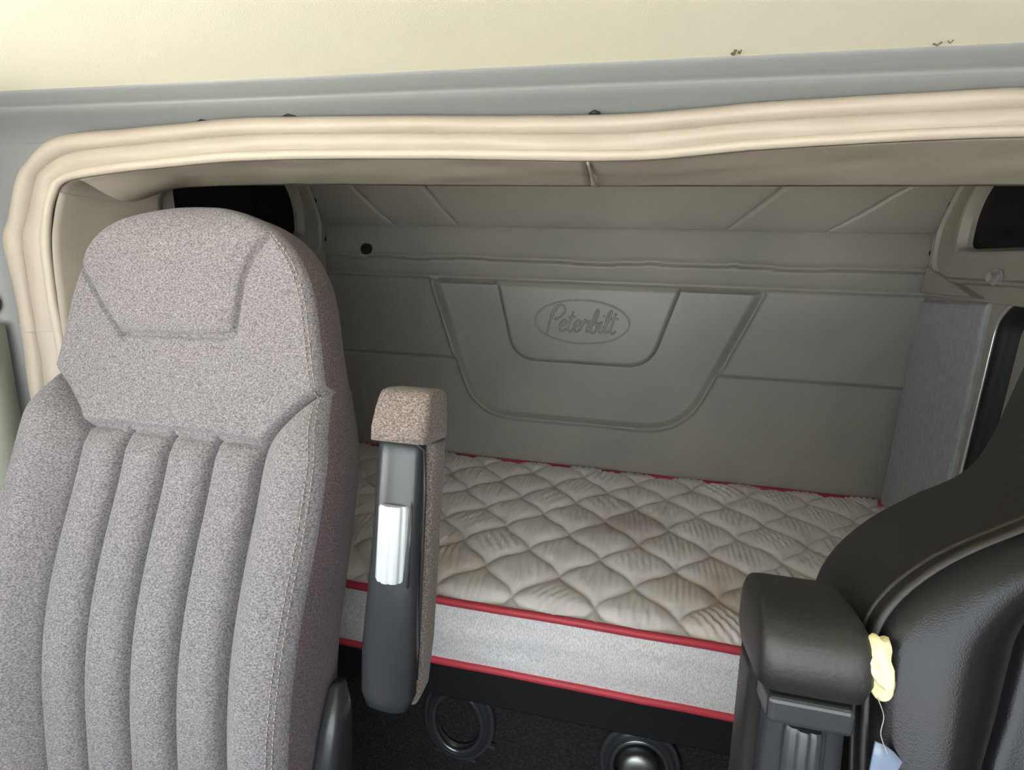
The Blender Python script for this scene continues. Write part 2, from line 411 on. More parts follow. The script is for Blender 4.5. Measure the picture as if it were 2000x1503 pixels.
def on_wall(x, z):
    return YB - float(wall_rel(np.array([[x]]), np.array([[z]]))[0, 0])
OC = (-.163, 1.236); OA, OB = .160, .074
ov = [(OC[0] + OA * math.cos(a), OC[1] + OB * math.sin(a)) for a in np.linspace(0, 2 * math.pi, 72, endpoint=False)]
badge_y = on_wall(-.163, 1.236) - .0012
tube('badge_oval', [(x, badge_y, z) for x, z in ov], .0032, 'wall_vinyl', wbp[4], 8, True)
# script lettering: strokes per letter (x, y), x-height 1
glyph = {
    'P': [[(.05, -.35), (.1, .6), (.35, 1.5), (.75, 2.15)], [(.1, 1.25), (.45, 2.0), (1.1, 2.2), (1.4, 1.75), (1.1, 1.2), (.55, 1.0)]],
    'e': [[(.0, .35), (.45, .5), (.62, .82), (.4, 1.0), (.12, .7), (.1, .25), (.35, .0), (.75, .25)]],
    't': [[(.38, 1.75), (.2, .6), (.22, .1), (.45, .0), (.7, .25)], [(.0, 1.2), (.75, 1.28)]],
    'r': [[(.0, .3), (.2, .9), (.3, 1.05), (.38, .85), (.7, .95), (.6, .5), (.62, .08), (.95, .2)]],
    'b': [[(.0, .4), (.45, 1.2), (.5, 1.9), (.25, 1.7), (.12, .7), (.2, .05), (.5, .0), (.68, .4), (.5, .85), (.85, .8)]],
    'i': [[(.0, .4), (.22, .95), (.18, .3), (.3, .0), (.55, .25)], [(.3, 1.4), (.34, 1.5)]],
    'l': [[(.0, .4), (.42, 1.3), (.45, 1.9), (.2, 1.6), (.12, .5), (.3, .0), (.55, .25)]],
}
adv = {'P': 1.12, 'e': .72, 't': .66, 'r': .86, 'b': .80, 'i': .5, 'l': .5}
V, F = [], []; pen = 0; word = 'Peterbilt'; tot = sum(adv[c] for c in word); U_ = .232 / tot; zx = .040
for ch in word:
    for st in glyph[ch]:
        pts = cr_spline(st, max(6, 5 * len(st)))
        pts = [(OC[0] - .118 + (pen + q[0] + .16 * q[1]) * U_, badge_y, OC[1] - .034 + q[1] * zx) for q in pts]
        tube_geo(pts, .0038, 6, False, V, F)
    pen += adv[ch]
o = mesh_obj('badge_lettering', V, F, 'wall_vinyl', wbp[4]); o['label'] = 'embossed script lettering inside the oval'

# ---- side wall facings, windows, door
def ring_panel(name, X, sx, outer, inner, prof, mat, parent, n=160):
    """sheet on a side wall between an outer outline and a hole; prof: (t from outer to hole, height into the room)"""
    C = np.array(inner).mean(0); an = np.linspace(0, 2 * math.pi, n, endpoint=False)
    def ray(poly):
        P = np.array(poly); out = []
        for a in an:
            dx, dz = math.cos(a), math.sin(a); best = None
            for p, q in zip(P, np.roll(P, -1, 0)):
                e = q - p; det = dx * -e[1] + dz * e[0]
                if abs(det) < 1e-12: continue
                r = p - C; t = (r[0] * -e[1] + r[1] * e[0]) / det; s = (dx * r[1] - dz * r[0]) / det
                if t > 0 and -1e-6 <= s <= 1 + 1e-6: best = t if best is None else min(best, t)
            out.append(C + (best or 0) * np.array([dx, dz]))
        return np.array(out)
    A, B = ray(outer), ray(inner); V = []
    for t, h in prof:
        Q = A + (B - A) * t
        for q in Q: V.append((X - sx * h, q[0], q[1]))
    return shade_auto(mesh_obj(name, V, grid_faces(n, len(prof), ci=True), mat, parent), 32)
def rrect(y0, y1, z0, z1, rs, n=10):
    """rounded rectangle, radii for corners (y0z0, y1z0, y1z1, y0z1)"""
    out = []
    for (cy, cz, a0), r in zip(((y0, z0, 180), (y1, z0, 270), (y1, z1, 0), (y0, z1, 90)), rs):
        sy = 1 if cy == y0 else -1; sz = 1 if cz == z0 else -1
        for k in range(n):
            a = math.radians(a0 + 90 * k / (n - 1)); out.append((cy + sy * r + r * math.cos(a), cz + sz * r + r * math.sin(a)))
    return out
win_out = [(1.045, 1.368), (1.834, 1.368), (1.834, 1.540), (1.815, 1.575), (1.745, 1.672), (1.65, 1.79), (1.045, 1.79)]
win_hole = rrect(1.15, 1.662, 1.497, 1.70, (.05, .022, .15, .06))
win_prof = [(0, -.012), (0, .006), (.008, .010), (.30, .010), (.32, .012), (.35, .026), (.40, .028), (.44, .020), (.80, .018), (.88, .022), (.93, .020), (1.0, .002), (1.0, -.03)]
for n_, (X, sx, side) in enumerate(((XR, 1, 'right'), (XL, -1, 'left'))):
    wn = structure(empty('window_%d' % (n_ + 1), (X, 1.4, 1.368))); wn['label'] = 'moulded window panel with dark pane on %s sleeper wall' % side
    wf = ring_panel('window_frame', X, sx, win_out, win_hole, win_prof, 'window_panel', wn)
    rbox('pane', (X + sx * .014 - .004, 1.12, 1.47), (X + sx * .014 + .004, 1.70, 1.74), 'black_glass', wn, r=0)
    for hy, hz in ((1.755, 1.617), (1.806, 1.490)):
        disc_knob('screw', (X - sx * .012, hy, hz), (-sx, 0, 0), [(.0085, -.004), (.0085, .003), (.006, .005), (.002, .003), (.001, .003)], 'rubber', wf, 12)
    # stiffening rib and sloped corner facet of the moulding
    tube('ridge', [(X - sx * .016, 1.792, 1.545), (X - sx * .020, 1.785, 1.50), (X - sx * .020, 1.775, 1.445)], .0055, 'window_panel', wf)
    tri = [(1.782, 1.452), (1.786, 1.378), (1.52, 1.378)]; tc_ = np.mean(tri, 0); V = []
    for k, h in ((1.0, .0), (1.0, .026), (.93, .031), (0, .031)):
        V += [(X - sx * h, *(tc_ + (np.array(q) - tc_) * k)) for q in tri]
    mesh_obj('corner_facet', V, grid_faces(3, 4, ci=True), 'window_panel', wf, smooth=False)
o = disc_knob('latch_screw', (XR - .028, 1.470, 1.430), (-1, 0, 0), [(.020, -.004), (.020, .002), (.015, .006), (.013, .006), (.012, .014), (.006, .016), (.001, .016)], 'chrome', bpy.data.objects['window_frame'], 7)
o['label'] = 'bright chrome latch screw'
# lower facing right with access door
fr = structure(empty('door_1', (XR, 1.2, .4))); fr['label'] = 'sleeper access door with chrome edge beside the rear corner'
hole = rrect(.99, 1.470, .30, 1.382, (.06, .06, .085, .085))
ring_panel('door_surround', XR, 1, [(.93, .2), (1.835, .2), (1.835, 1.366), (.93, 1.366 + .03)], hole, [(0, -.03), (0, 0), (1, 0), (1, -.012)], 'wall_vinyl', fr)
def offs(loop, d):
    P = np.array(loop); c = P.mean(0); out = []
    for i in range(len(P)):
        t = P[(i + 1) % len(P)] - P[i - 1]; nrm = np.array([-t[1], t[0]]) / max(np.linalg.norm(t), 1e-9); out.append(P[i] + nrm * d)
    return out
tube('chrome_edge', [(XR - .003, y, z) for y, z in hole], .0042, 'chrome', fr, 8, True)
g1 = offs(hole, .003); g2 = offs(hole, .022); g3 = offs(hole, .040); V = []
for L, X in ((g1, XR + .0), (g2, XR + .006), (g2, XR + .012), (g3, XR + .026)):
    V += [(X, q[0], q[1]) for q in L]
mesh_obj('door_gasket', V, grid_faces(len(hole), 4, ci=True), 'rubber', fr)
dp = rbox('door_panel', (XR + .026, .95, .28), (XR + .040, 1.46, 1.39), 'wall_vinyl', fr, r=0)
tube('door_moulding', [(XR + .025, y, z) for y, z in rrect(1.08, 1.385, .5, 1.29, (.05, .05, .06, .06))], .006, 'wall_vinyl', dp, 8, True)
disc_knob('screw', (XR + .024, 1.365, 1.31), (-1, 0, 0), [(.008, -.004), (.008, .004), (.004, .006), (.001, .006)], 'rubber', dp, 12)
# fuzzy vinyl pad between door and corner
pd = structure(empty('trim_3', (XR, 1.66, .6))); pd['label'] = 'light grey textured vinyl pad beside the access door'
V = []; outl = [(1.822, 1.352), (1.508, 1.368), (1.498, 1.1), (1.494, .60), (1.810, .60), (1.815, .95)]
O = np.array(outl); Cc = O.mean(0)
for t, h in ((1, 0), (1, .007), (.985, .011), (.95, .013), (0, .013)):
    V += [(XR - h, *(Cc + (q - Cc) * t)) for q in cr_spline(O, 6 * 1, True)]
mesh_obj('pad', V, grid_faces(6, 5, ci=True), 'pad_vinyl', pd, smooth=False)
structure(rbox('wall_sleeper_left_facing', (XL - .03, .96, .2), (XL, 1.835, 1.366), 'wall_vinyl'))

# ------------------------------------------------------------------ vinyl boot round the sleeper opening
outer_p = [(-1.052, .25), (-1.052, 1.20), (-1.048, 1.295), (-1.046, 1.376), (-1.053, 1.445), (-1.033, 1.48), (-.996, 1.545), (-.969, 1.569), (-.904, 1.603), (-.773, 1.614), (-.689, 1.618), (-.555, 1.624), (-.316, 1.62), (-.04, 1.615), (.139, 1.624), (.397, 1.63), (.6, 1.628), (.70, 1.61), (.765, 1.57), (.80, 1.5), (.82, 1.44), (.82, .25)]
inner_p = [(-.972, .25), (-.971, 1.20), (-.971, 1.30), (-.968, 1.388), (-.961, 1.447), (-.947, 1.488), (-.929, 1.524), (-.909, 1.542), (-.86, 1.551), (-.77, 1.560), (-.69, 1.566), (-.55, 1.573), (-.312, 1.573), (-.04, 1.567), (.143, 1.579), (.40, 1.587), (.58, 1.58), (.65, 1.565), (.69, 1.54), (.72, 1.49), (.735, 1.44), (.735, .25)]
back_p = [(-.925, .25), (-.925, 1.2), (-.925, 1.3), (-.925, 1.40), (-.925, 1.46), (-.924, 1.50), (-.923, 1.52), (-.916, 1.540), (-.89, 1.555), (-.8, 1.560), (-.7, 1.562), (-.594, 1.563), (-.33, 1.561), (-.05, 1.560), (.15, 1.560), (.40, 1.560), (.55, 1.56), (.62, 1.55), (.66, 1.53), (.69, 1.48), (.70, 1.44), (.70, .25)]
NS = 420
OP, IP, BP = cr_spline(outer_p, NS), cr_spline(inner_p, NS), cr_spline(back_p, NS)
boot = empty('vinyl_boot', (-.115, .75, .25))
tag(boot, 'beige stitched vinyl boot framing the sleeper opening', 'trim')
tt = np.r_[np.linspace(0, .40, 16), np.linspace(.42, .84, 14), np.linspace(.86, 1.0, 10)]
def bprof(t):
    roll = .021 * np.sqrt(np.clip(1 - ((t - .19) / .21) ** 2, 0, 1)) * (t < .40)
    band = np.where(t >= .36, .012 + .006 * np.sin(np.pi * np.clip((t - .38) / .47, 0, 1)), 0)
    welt = .006 * np.sqrt(np.clip(1 - ((t - .93) / .07) ** 2, 0, 1))
    return np.maximum(roll, band * (t > .36)) + welt * (t > .85) - .004 * np.exp(-((t - .85) / .012) ** 2) - .011 * np.exp(-((t - .39) / .035) ** 2)
V = []
for j, t in enumerate(tt):
    P = OP + (IP - OP) * t
    for i in range(NS):
        nz_ = mnoise.noise(Vector((P[i, 0] * 6, P[i, 1] * 6, t * 1.2))) * .006 + mnoise.noise(Vector((P[i, 0] * 17, P[i, 1] * 17, t * 3 + 5))) * .0022
        V.append((P[i, 0], .742 - bprof(np.array(t)) - nz_ + .004 * t, P[i, 1]))
V = np.array(V); Fq = grid_faces(NS, len(tt))
tj = (np.arange(len(Fq)) // (NS - 1)); treg = np.where(tj < 16, 0, np.where(tj < 29, 1, 2))
btp = split_regions(V, Fq, treg, {0: ('outer_roll', 'beige_vinyl', None), 1: ('flat_band', 'beige_vinyl', None), 2: ('stitched_welt', 'welt_vinyl', None)}, boot)
for o in boot.children:
    s = o.modifiers.new('thickness', 'SOLIDIFY'); s.thickness = .004; s.offset = -1
def surf(i, t): 
    j = int(np.argmin(abs(tt - t))); return V[j * NS + i]
vg = V.reshape(len(tt), NS, 3)
dashes('stitching', [vg[27, i] + np.array((0, -.0012, 0)) for i in range(20, NS - 20)], .0011, 'thread', btp[1], .0045, .004)
dashes('stitching', [vg[31, i] + np.array((0, -.0008, 0)) for i in range(20, NS - 20)], .0009, 'thread', btp[2], .0045, .004)
for ii in (168, 171):
    dashes('stitching', [vg[j, ii + j // 6] + np.array((0, -.0015, 0)) for j in range(3, 28)], .0010, 'thread', btp[1], .004, .004)
# seam across the left jamb
for ii in (88,):
    tube('jamb_seam', [vg[j, ii] + np.array((0, -.0005, 0)) for j in range(2, 38)], .0013, 'flap_vinyl', boot, 6)
# inner flaps running back to the sleeper
def flap(name, i0, i1, sag, label=None, taper=None):
    ng = 16; VV = []
    for j in range(ng + 1):
        t = j / ng
        for i in range(i0, i1 + 1):
            a = np.array((IP[i, 0] + (.0025 if i < 120 else 0), .733, IP[i, 1])); b = np.array((BP[i, 0], .925, BP[i, 1]))
            p = a + (b - a) * t
            nn = np.array((IP[i, 1] * 0 + (1 if i < 120 else 0), 0, -1 if i >= 120 else 0.))
            w_ = mnoise.noise(Vector((p[0] * 9, t * 2.2, p[2] * 9))) * .006 * math.sin(math.pi * t) + sag(i, t)
            VV.append(p + nn * w_)
    o = mesh_obj(name, VV, grid_faces(i1 - i0 + 1, ng + 1), 'flap_vinyl', boot)
    s = o.modifiers.new('thickness', 'SOLIDIFY'); s.thickness = .004; s.offset = 0
    if label: o['label'] = label
    return o
iseam = int(np.argmin(abs(IP[:, 0] + .07) + (IP[:, 1] < 1.5)))
ifold = 150
flap('side_flap', 2, ifold, lambda i, t: -.014 * math.sin(math.pi * min(1, t * 1.2)) ** 2 * sstep(110, 140, i), 'puckered side flap in the upper left corner')
flap('valance', ifold, iseam, lambda i, t: .026 * math.sin(math.pi * t) ** 1.5 * (1 - float(sstep(152, 190, i))))
flap('valance', iseam, 318, lambda i, t: 0)
flap('side_flap', 318, NS - 3, lambda i, t: 0)
tube('valance_seam', [(-.07 - .0, .738 + .187 * t, 1.5645 - .006 * t - .004 * math.sin(3.14 * t)) for t in np.linspace(0, 1, 12)], .0022, 'flap_vinyl', boot, 8)
# dark anchors of the boot above the roll
for x, z, L in ((X9(-.70) + .0, 1.624, .02), (-.50, 1.629, .02), (-.065, 1.621, .012)):
    tube('fastener', [(x - L / 2, .742, z), (x, .738, z + .002), (x + L / 2, .742, z)], .0028, 'rubber', boot, 6)

# ------------------------------------------------------------------ seat belt at the left pillar
sb = empty('seat_belt', (-1.12, .72, .3)); tag(sb, 'pale grey seat belt webbing hanging at left cab pillar', 'seat belt')
disc_knob('anchor', (-1.140, .735, 1.335), (1, -.25, 0), [(.022, -.01), (.022, .010), (.017, .016), (.006, .018), (.001, .018)], 'black_plastic', sb)
V = []
for t in np.linspace(0, 1, 14):
    c = np.array((-1.122 + .045 * t, .742 - .05 * t, 1.30 - 1.0 * t))
    V += [c + np.array((-.012, -.050, 0)), c + np.array((.006, .004, 0))]
o = mesh_obj('webbing', V, grid_faces(2, 14), 'webbing', sb); m = o.modifiers.new('thickness', 'SOLIDIFY'); m.thickness = .003

# ------------------------------------------------------------------ bunk and mattress
bk = empty('bunk_box', (TC, 1.2, 0)); tag(bk, 'black bunk base with carpeted riser under the mattress', 'bunk')
rbox('front_rail', (XL + .005, .990, .437), (XR - .005, 1.075, .533), 'black_paint', bk, r=.006)
rbox('deck', (XL + .005, 1.075, .49), (XR - .005, 1.82, .533), 'black_paint', bk, r=.004)
rbox('riser', (XL + .005, 1.07, .0), (XR - .005, 1.09, .489), 'carpet', bk, r=.003)

mat = empty('mattress', (TC, 1.4, .535)); tag(mat, 'quilted off-white bunk mattress with red piping', 'mattress')
x0, x1, y0, y1 = XL + .012, XR - .014, .983, 1.829
nx, ny = 620, 300
xs = np.linspace(x0, x1, nx); ys = np.linspace(y0, y1, ny); U, Yg = np.meshgrid(xs, ys)
ph = .022 * np.sin((U + Yg) * 31) ; ph2 = .022 * np.sin((U - Yg) * 31)
wx = np.array([[mnoise.noise(Vector((u * 5, y * 5, 0))) for u in xs[::10]] for y in ys[::10]])
wx = np.repeat(np.repeat(wx, 10, 0), 10, 1)[:ny, :nx]
for _ in range(8):
    wx[1:-1] = (wx[:-2] + 2 * wx[1:-1] + wx[2:]) / 4; wx[:, 1:-1] = (wx[:, :-2] + 2 * wx[:, 1:-1] + wx[:, 2:]) / 4
a = (U + .208 + .010 * wx) / .180; b = (Yg - 1.034 + .010 * wx[::-1]) / .204
p1 = a + b + .040 * np.sin(2 * np.pi * (a - b)); p2 = a - b + .040 * np.sin(2 * np.pi * (a + b))
s1 = np.abs(np.sin(np.pi * p1)); s2 = np.abs(np.sin(np.pi * p2))
quilt = (1 - np.exp(-s1 * 3.6)) * (1 - np.exp(-s2 * 3.6))
edge = np.minimum.reduce([U - x0, x1 - U, Yg - y0, y1 - Yg])
fine = np.zeros_like(U)
ang = np.array([[mnoise.noise(Vector((u * 4 + 9, y * 4, 3))) for u in xs[::10]] for y in ys[::10]])
ang = np.repeat(np.repeat(ang, 10, 0), 10, 1)[:ny, :nx]
for _ in range(10):
    ang[1:-1] = (ang[:-2] + 2 * ang[1:-1] + ang[2:]) / 4; ang[:, 1:-1] = (ang[:, :-2] + 2 * ang[:, 1:-1] + ang[:, 2:]) / 4
# puckers radiating across each quilted cell
cid = (np.floor(p1) * 57 + np.floor(p2) * 131).astype(int)
hsh = lambda k: np.modf(np.abs(np.sin(cid * k) * 4375.85))[0]
th = (hsh(12.99) - .5) * 1.3; dirp = U * np.cos(th) + Yg * np.sin(th)
pk = np.sin(2 * np.pi * dirp / (.017 + .014 * hsh(7.7)) + ang * 5 + hsh(3.3) * 6)
fine = .0034 * pk * s1 * s2 * (.25 + .75 * hsh(5.1)) * (.55 + np.clip(ang * 1.5, -.3, .6))
fine += .0011 * np.sin(U * 420 + ang * 8) * s1 * s2
H = .704 + .018 * quilt + fine - .010 * (1 - sstep(0, .045, edge)) + .004 * ang
V = np.stack([U, Yg, H], -1).reshape(-1, 3)
mesh_obj('quilted_top', V, grid_faces(nx, ny), 'mattress_top', mat)
loop = rrect(x0, x1, y0, y1, (.05, .05, .05, .05), 8)
V = []; zz = np.linspace(.545, .700, 16); LP = []
n_s = 420
Lx = np.array(rrect(x0, x1, y0, y1, (.012,) * 4, 6)); Ld = np.vstack([Lx, Lx[:1]])
cum = np.r_[0, np.cumsum(np.linalg.norm(np.diff(Ld, axis=0), axis=1))]
q = np.linspace(0, cum[-1], n_s, endpoint=False); LL = np.stack([np.interp(q, cum, Ld[:, 0]), np.interp(q, cum, Ld[:, 1])], 1)
tg = np.roll(LL, -1, 0) - np.roll(LL, 1, 0); nr = np.stack([tg[:, 1], -tg[:, 0]], 1) / np.linalg.norm(tg, axis=1)[:, None]
for z in zz:
    bul = .007 * math.sin(math.pi * (z - .545) / .155)
    for p, nn in zip(LL, nr):
        wv = mnoise.noise(Vector((p[0] * 5 + z * 10, p[1] * 5, z * 26))) * .006 * math.sin(math.pi * (z - .545) / .155)
        V.append((p[0] + nn[0] * (bul + wv), p[1] + nn[1] * (bul + wv), z))
mesh_obj('side_panel', V, grid_faces(n_s, len(zz), ci=True), 'mattress_side', mat)
for z, r in ((.702, .0088), (.545, .0088)):
    pts = [(p[0] + nn[0] * .002, p[1] + nn[1] * .002, z + .0025 * mnoise.noise(Vector((p[0] * 7, p[1] * 7, z * 9)))) for p, nn in zip(LL, nr)]
    tube('piping', pts, r, 'red_piping', mat, 8, True)
rbox('underside', (x0 + .005, y0 + .005, .537), (x1 - .005, y1 - .005, .56), 'mattress_side', mat, r=.002)

# round fittings on the riser below the rail
def ring_fit(c, R, RZ, label, inner=False):
    f = empty('round_vent', c); tag(f, label, 'vent')
    def circ(k, y): return [(c[0] + R * k * math.cos(a), y, c[2] + RZ * k * math.sin(a)) for a in np.linspace(0, 2 * math.pi, 56, endpoint=False)]
    tube('outer_ring', circ(1, c[1] - .010), .007, 'dark_steel', f, 8, True)
    tube('inner_ring', circ(.74, c[1] - .022), .006, 'dark_steel', f, 8, True)
    V = []
    for k, y in ((1.06, c[1] - .004), (.96, c[1] - .016), (.88, c[1] - .026), (.80, c[1] - .024), (.70, c[1] - .004)):
        V += circ(k, y)
    mesh_obj('bezel', V, grid_faces(56, 5, ci=True), 'dark_plastic', f)
    for a in (238, 290, 330):
        a = math.radians(a); q = (c[0] + R * 1.10 * math.cos(a), c[2] + RZ * 1.08 * math.sin(a))
        rbox('clip', (q[0] - .014, c[1] - .014, q[1] - .004), (q[0] + .014, c[1] - .002, q[1] + .004), 'dark_steel', f, r=.0015)
    if inner:
        disc_knob('metal_cup', (c[0] - .004, c[1] - .004, c[2] + .018), (0, -1, .12), [(.043, 0), (.043, .044), (.041, .052), (.034, .058), (.020, .061), (.001, .062)], 'steel', f, 28)
    return f
ring_fit((-.342, 1.066, .315), .086, .116, 'glossy dark oval ring below the black rail beside the raised armrest')
ring_fit((.100, 1.066, .300), .086, .100, 'dark round fitting holding a silver metal cup below the black rail', True)

# ------------------------------------------------------------------ seats
def lerp_tab(tab, v): t = np.array(tab); return np.interp(v, t[:, 0], t[:, 1])
def smooth_tab(tab, v, k=.012):
    return (lerp_tab(tab, v - 1.7 * k) + 2 * lerp_tab(tab, v - .8 * k) + 2 * lerp_tab(tab, v + .8 * k) + lerp_tab(tab, v + 1.7 * k) + 2 * lerp_tab(tab, v)) / 8
class Seat:
    def __init__(s, cx, yb, zb, lean, W, ub, vtop, T=((-.4, .17), (.2, .16), (.42, .14), (.58, .11), (.8, .10)), r=.022, bol=.05, v0=-.32, style='ribs', head=None, bkw=.10, roll=.05, rollR=.06):
        s.__dict__.update(locals())
        vv = np.linspace(v0, vtop, 400); la = np.radians(lerp_tab(lean, vv)); dv = vv[1] - vv[0]
        y = np.r_[0, np.cumsum(np.sin((la[1:] + la[:-1]) / 2) * dv)]; z = np.r_[0, np.cumsum(np.cos((la[1:] + la[:-1]) / 2) * dv)]
        y -= np.interp(.43, vv, y); z -= np.interp(.43, vv, z); s.vv, s.sy, s.sz, s.la = vv, y + yb, z + zb, la
    def Wv(s, v):
        return smooth_tab(s.W, v) * (1 - sstep(s.vtop - .012, s.vtop, v)) + lerp_tab(s.W, v) * sstep(s.vtop - .012, s.vtop, v)
    def ubv(s, v): return np.where(v < s.ub[-1][0], smooth_tab(s.ub, v, .008), 9.)
    def F(s, U, V_):
        au = np.abs(U); W = s.Wv(V_); ub = s.ubv(V_)
        wid = np.maximum(W - ub, .015); x = np.clip((au - ub) / wid, 0, 1)
        amp = s.bol * sstep(.0, .105, W - ub)
        bol = amp * (np.sin(np.pi / 2 * np.clip(x / .55, 0, 1)) - .35 * np.clip((x - .55) / .45, 0, 1) ** 2)
        out = np.where(au > ub, bol, 0.)
        if s.style == 'ribs':
            vr = .430; inr = (au <= ub) & (V_ < vr)
            pos = np.clip((U + .164) / .082, 0, 3.999); fr_ = pos - np.floor(pos)
            rib = .024 * (1 - np.abs(2 * fr_ - 1) ** 3.6) * np.sqrt(np.clip((vr - V_) / .03, 0, 1))
            out = np.where(inr, rib, out)
            up = ~inr & ~(au > ub)
            out = np.where(up, .016 - .10 * np.clip(au - .10, 0, 1) ** 2, out)
            if s.head:
                ih = in_poly(s.head, U, V_); dh = poly_dist(s.head + s.head[:1], U, V_)
                out = out + np.where(ih, .010 * (1 - np.exp(-dh / .02)), 0)
            for sm, g, wd in s.seams: out = out - g * np.exp(-(poly_dist(sm, U, V_) / wd) ** 2)
        else:
            c = ~(au > ub); out = np.where(c, .012 * np.exp(-(au / .12) ** 2) * sstep(ub - 0, ub - .05, au) * 1.0, out)
            for sm, g, wd in s.seams: out = out - g * np.exp(-(poly_dist(sm, U, V_) / wd) ** 2)
        return out
    def pt(s, u, v, d):
        y = np.interp(v, s.vv, s.sy); z = np.interp(v, s.vv, s.sz); la = np.interp(v, s.vv, s.la)
        return np.stack([s.cx + u, y - d * np.cos(la), z + d * np.sin(la)], -1)
    def rolloff(s, v): 
        t = np.clip((v - (s.vtop - s.rollR)) / s.rollR, 0, 1); return s.roll * (1 - np.sqrt(1 - t * t))
    def front(s, u, v):
        """point on the front skin"""
        u = np.asarray(u, float); v = np.asarray(v, float); W = s.Wv(v); r = np.minimum(s.r, W * .5)
        t = np.clip((np.abs(u) - (W - r)) / r, 0, 1)
        return s.pt(u, v, s.F(u, v) - r * (1 - np.sqrt(1 - t * t * .98)) - s.rolloff(v))
    def build(s, NF=300, NV=300):
        vs = np.r_[np.linspace(s.v0, s.vtop - .07, NV, endpoint=False), s.vtop - .07 * (1 - np.sin(np.linspace(0, np.pi / 2, 50))) - 1e-4]
        NSd, NB = 12, 24; rows = []
        for v in vs:
            W = float(s.Wv(np.array(v))); r = min(s.r, W * .5)
            u = W * np.sin(np.linspace(-1, 1, NF) * np.pi / 2 * .80) / math.sin(np.pi / 2 * .80); vv_ = np.full(NF, v)
            f = s.front(u, vv_)
            ro = float(s.rolloff(np.array(v))); T = float(lerp_tab(s.T, v))
            de = float(s.F(np.array([W]), np.array([v]))[0]) - r * (1 - math.sqrt(.02)) - ro; db = -T + ro
            de = max(de, db + .002)
            k = np.linspace(0, 1, NSd + 2)[1:-1]
            wb_ = W - s.bkw * W * k ** 2 + .006 * np.sin(np.pi * k)
            sideR = s.pt(wb_, np.full(NSd, v), de + (db - de) * k)
            wk = W * (1 - s.bkw); ubk = wk * np.cos(np.linspace(0, np.pi, NB)); dbk = db - .018 * (1 - (ubk / max(wk, 1e-6)) ** 2) * (1 - ro / s.roll)
            bkp = s.pt(ubk, np.full(NB, v), dbk)
            sideL = s.pt(-wb_[::-1], np.full(NSd, v), (de + (db - de) * k)[::-1])
            rows.append(np.vstack([f, sideR, bkp, sideL]))
        n = NF + 2 * NSd + NB; V = np.vstack(rows); Fq = grid_faces(n, len(vs), ci=True)
        Fq = Fq[:, ::-1] if False else Fq
        ii = np.tile(np.arange(n), len(vs) - 1); jj = np.repeat(np.arange(len(vs) - 1), n)
        Ws = s.Wv(vs); sgrid = np.sin(np.linspace(-1, 1, NF) * np.pi / 2 * .80) / math.sin(np.pi / 2 * .80)
        isf = ii < NF - 1; sc = np.where(isf, .5 * (sgrid[np.minimum(ii, NF - 1)] + sgrid[np.minimum(ii + 1, NF - 1)]), 2)
        u = sc * Ws[jj]; v = .5 * (vs[jj] + vs[jj + 1])
        return V, Fq, isf, u, v
LEAN = [(-.4, 23), (.0, 21), (.30, 20), (.45, 17), (.55, 14), (.70, 12), (.85, 9)]
head_l = [(-.110, .585), (-.15, .628), (-.19, .680), (-.215, .715), (-.20, .76), (-.12, .795), (0, .80), (.10, .79), (.150, .75), (.122, .715), (.108, .675), (.100, .598), (.08, .590)]
LEAN_RIBBED = [(-.4, 2), (0, 6), (.1, 13), (.2, 21), (.3, 25), (.42, 21), (.5, 15.5), (.6, 13), (.70, 12), (.85, 9)]
SL = Seat(-.69, .668, 1.153, LEAN_RIBBED,
    W=[(-.4, .262), (0, .272), (.3, .280), (.42, .277), (.47, .267), (.50, .258), (.53, .249), (.56, .242), (.61, .232), (.65, .224), (.69, .210), (.72, .192), (.745, .170), (.765, .143), (.780, .112), (.790, .08), (.797, .045), (.803, .0)],
    ub=[(-.4, .164), (.40, .164), (.43, .168), (.455, .182), (.49, .212), (.512, .235), (.528, .262)], vtop=.800, head=head_l, bol=.046)
bsl = [(.164, -.4), (.164, .40), (.168, .43), (.182, .455), (.212, .49), (.24, .515), (.262, .526)]
SL.seams = [([(x, -.4), (x, .43)], .013, .0042) for x in (-.082, 0, .082)] + [(bsl, .013, .0050), ([(-a, b) for a, b in bsl], .013, .0050),
    ([(-.17, .432), (-.08, .436), (0, .436), (.08, .436), (.17, .432)], .012, .0050),
    (head_l[:4], .009, .0036), (head_l[8:] + head_l[:1], .008, .0036)]
V, Fq, isf, u, v = SL.build()
au = np.abs(u); ub = SL.ubv(v); reg = np.full(len(Fq), 9)
reg[isf] = 7
reg[isf & (au > ub) & (u < 0)] = 1; reg[isf & (au > ub) & (u > 0)] = 2
inr = isf & (au <= ub) & (v < .432)
for k in range(4): reg[inr & (np.floor(np.clip((u + .164) / .082, 0, 3.99)) == k)] = 3 + k
reg[isf & in_poly(head_l, u, v)] = 8
cab_seat = empty('truck_seat', (-.69, .3, 0)); tag(cab_seat, 'grey tweed high-back cab seat with vertical ribs', 'seat')
csp = split_regions(V, Fq, reg, {1: ('side_bolster', 'tweed', None), 2: ('side_bolster', 'tweed', None), 3: ('rib', 'tweed', None), 4: ('rib', 'tweed', None), 5: ('rib', 'tweed', None), 6: ('rib', 'tweed', None),
    7: ('shoulder_panel', 'tweed', None), 8: ('head_panel', 'tweed', None), 9: ('back_cover', 'tweed_gusset', 'darker brownish grey side and back cover')}, cab_seat)
for off_ in (.010, .016):
    vv = np.linspace(-.30, .755, 160); uu = SL.Wv(vv) - off_
    P = SL.front(uu, vv) + np.array((.0006, -.0012, 0))
    dashes('stitching', P, .0010, 'thread', csp[9], .005, .004)
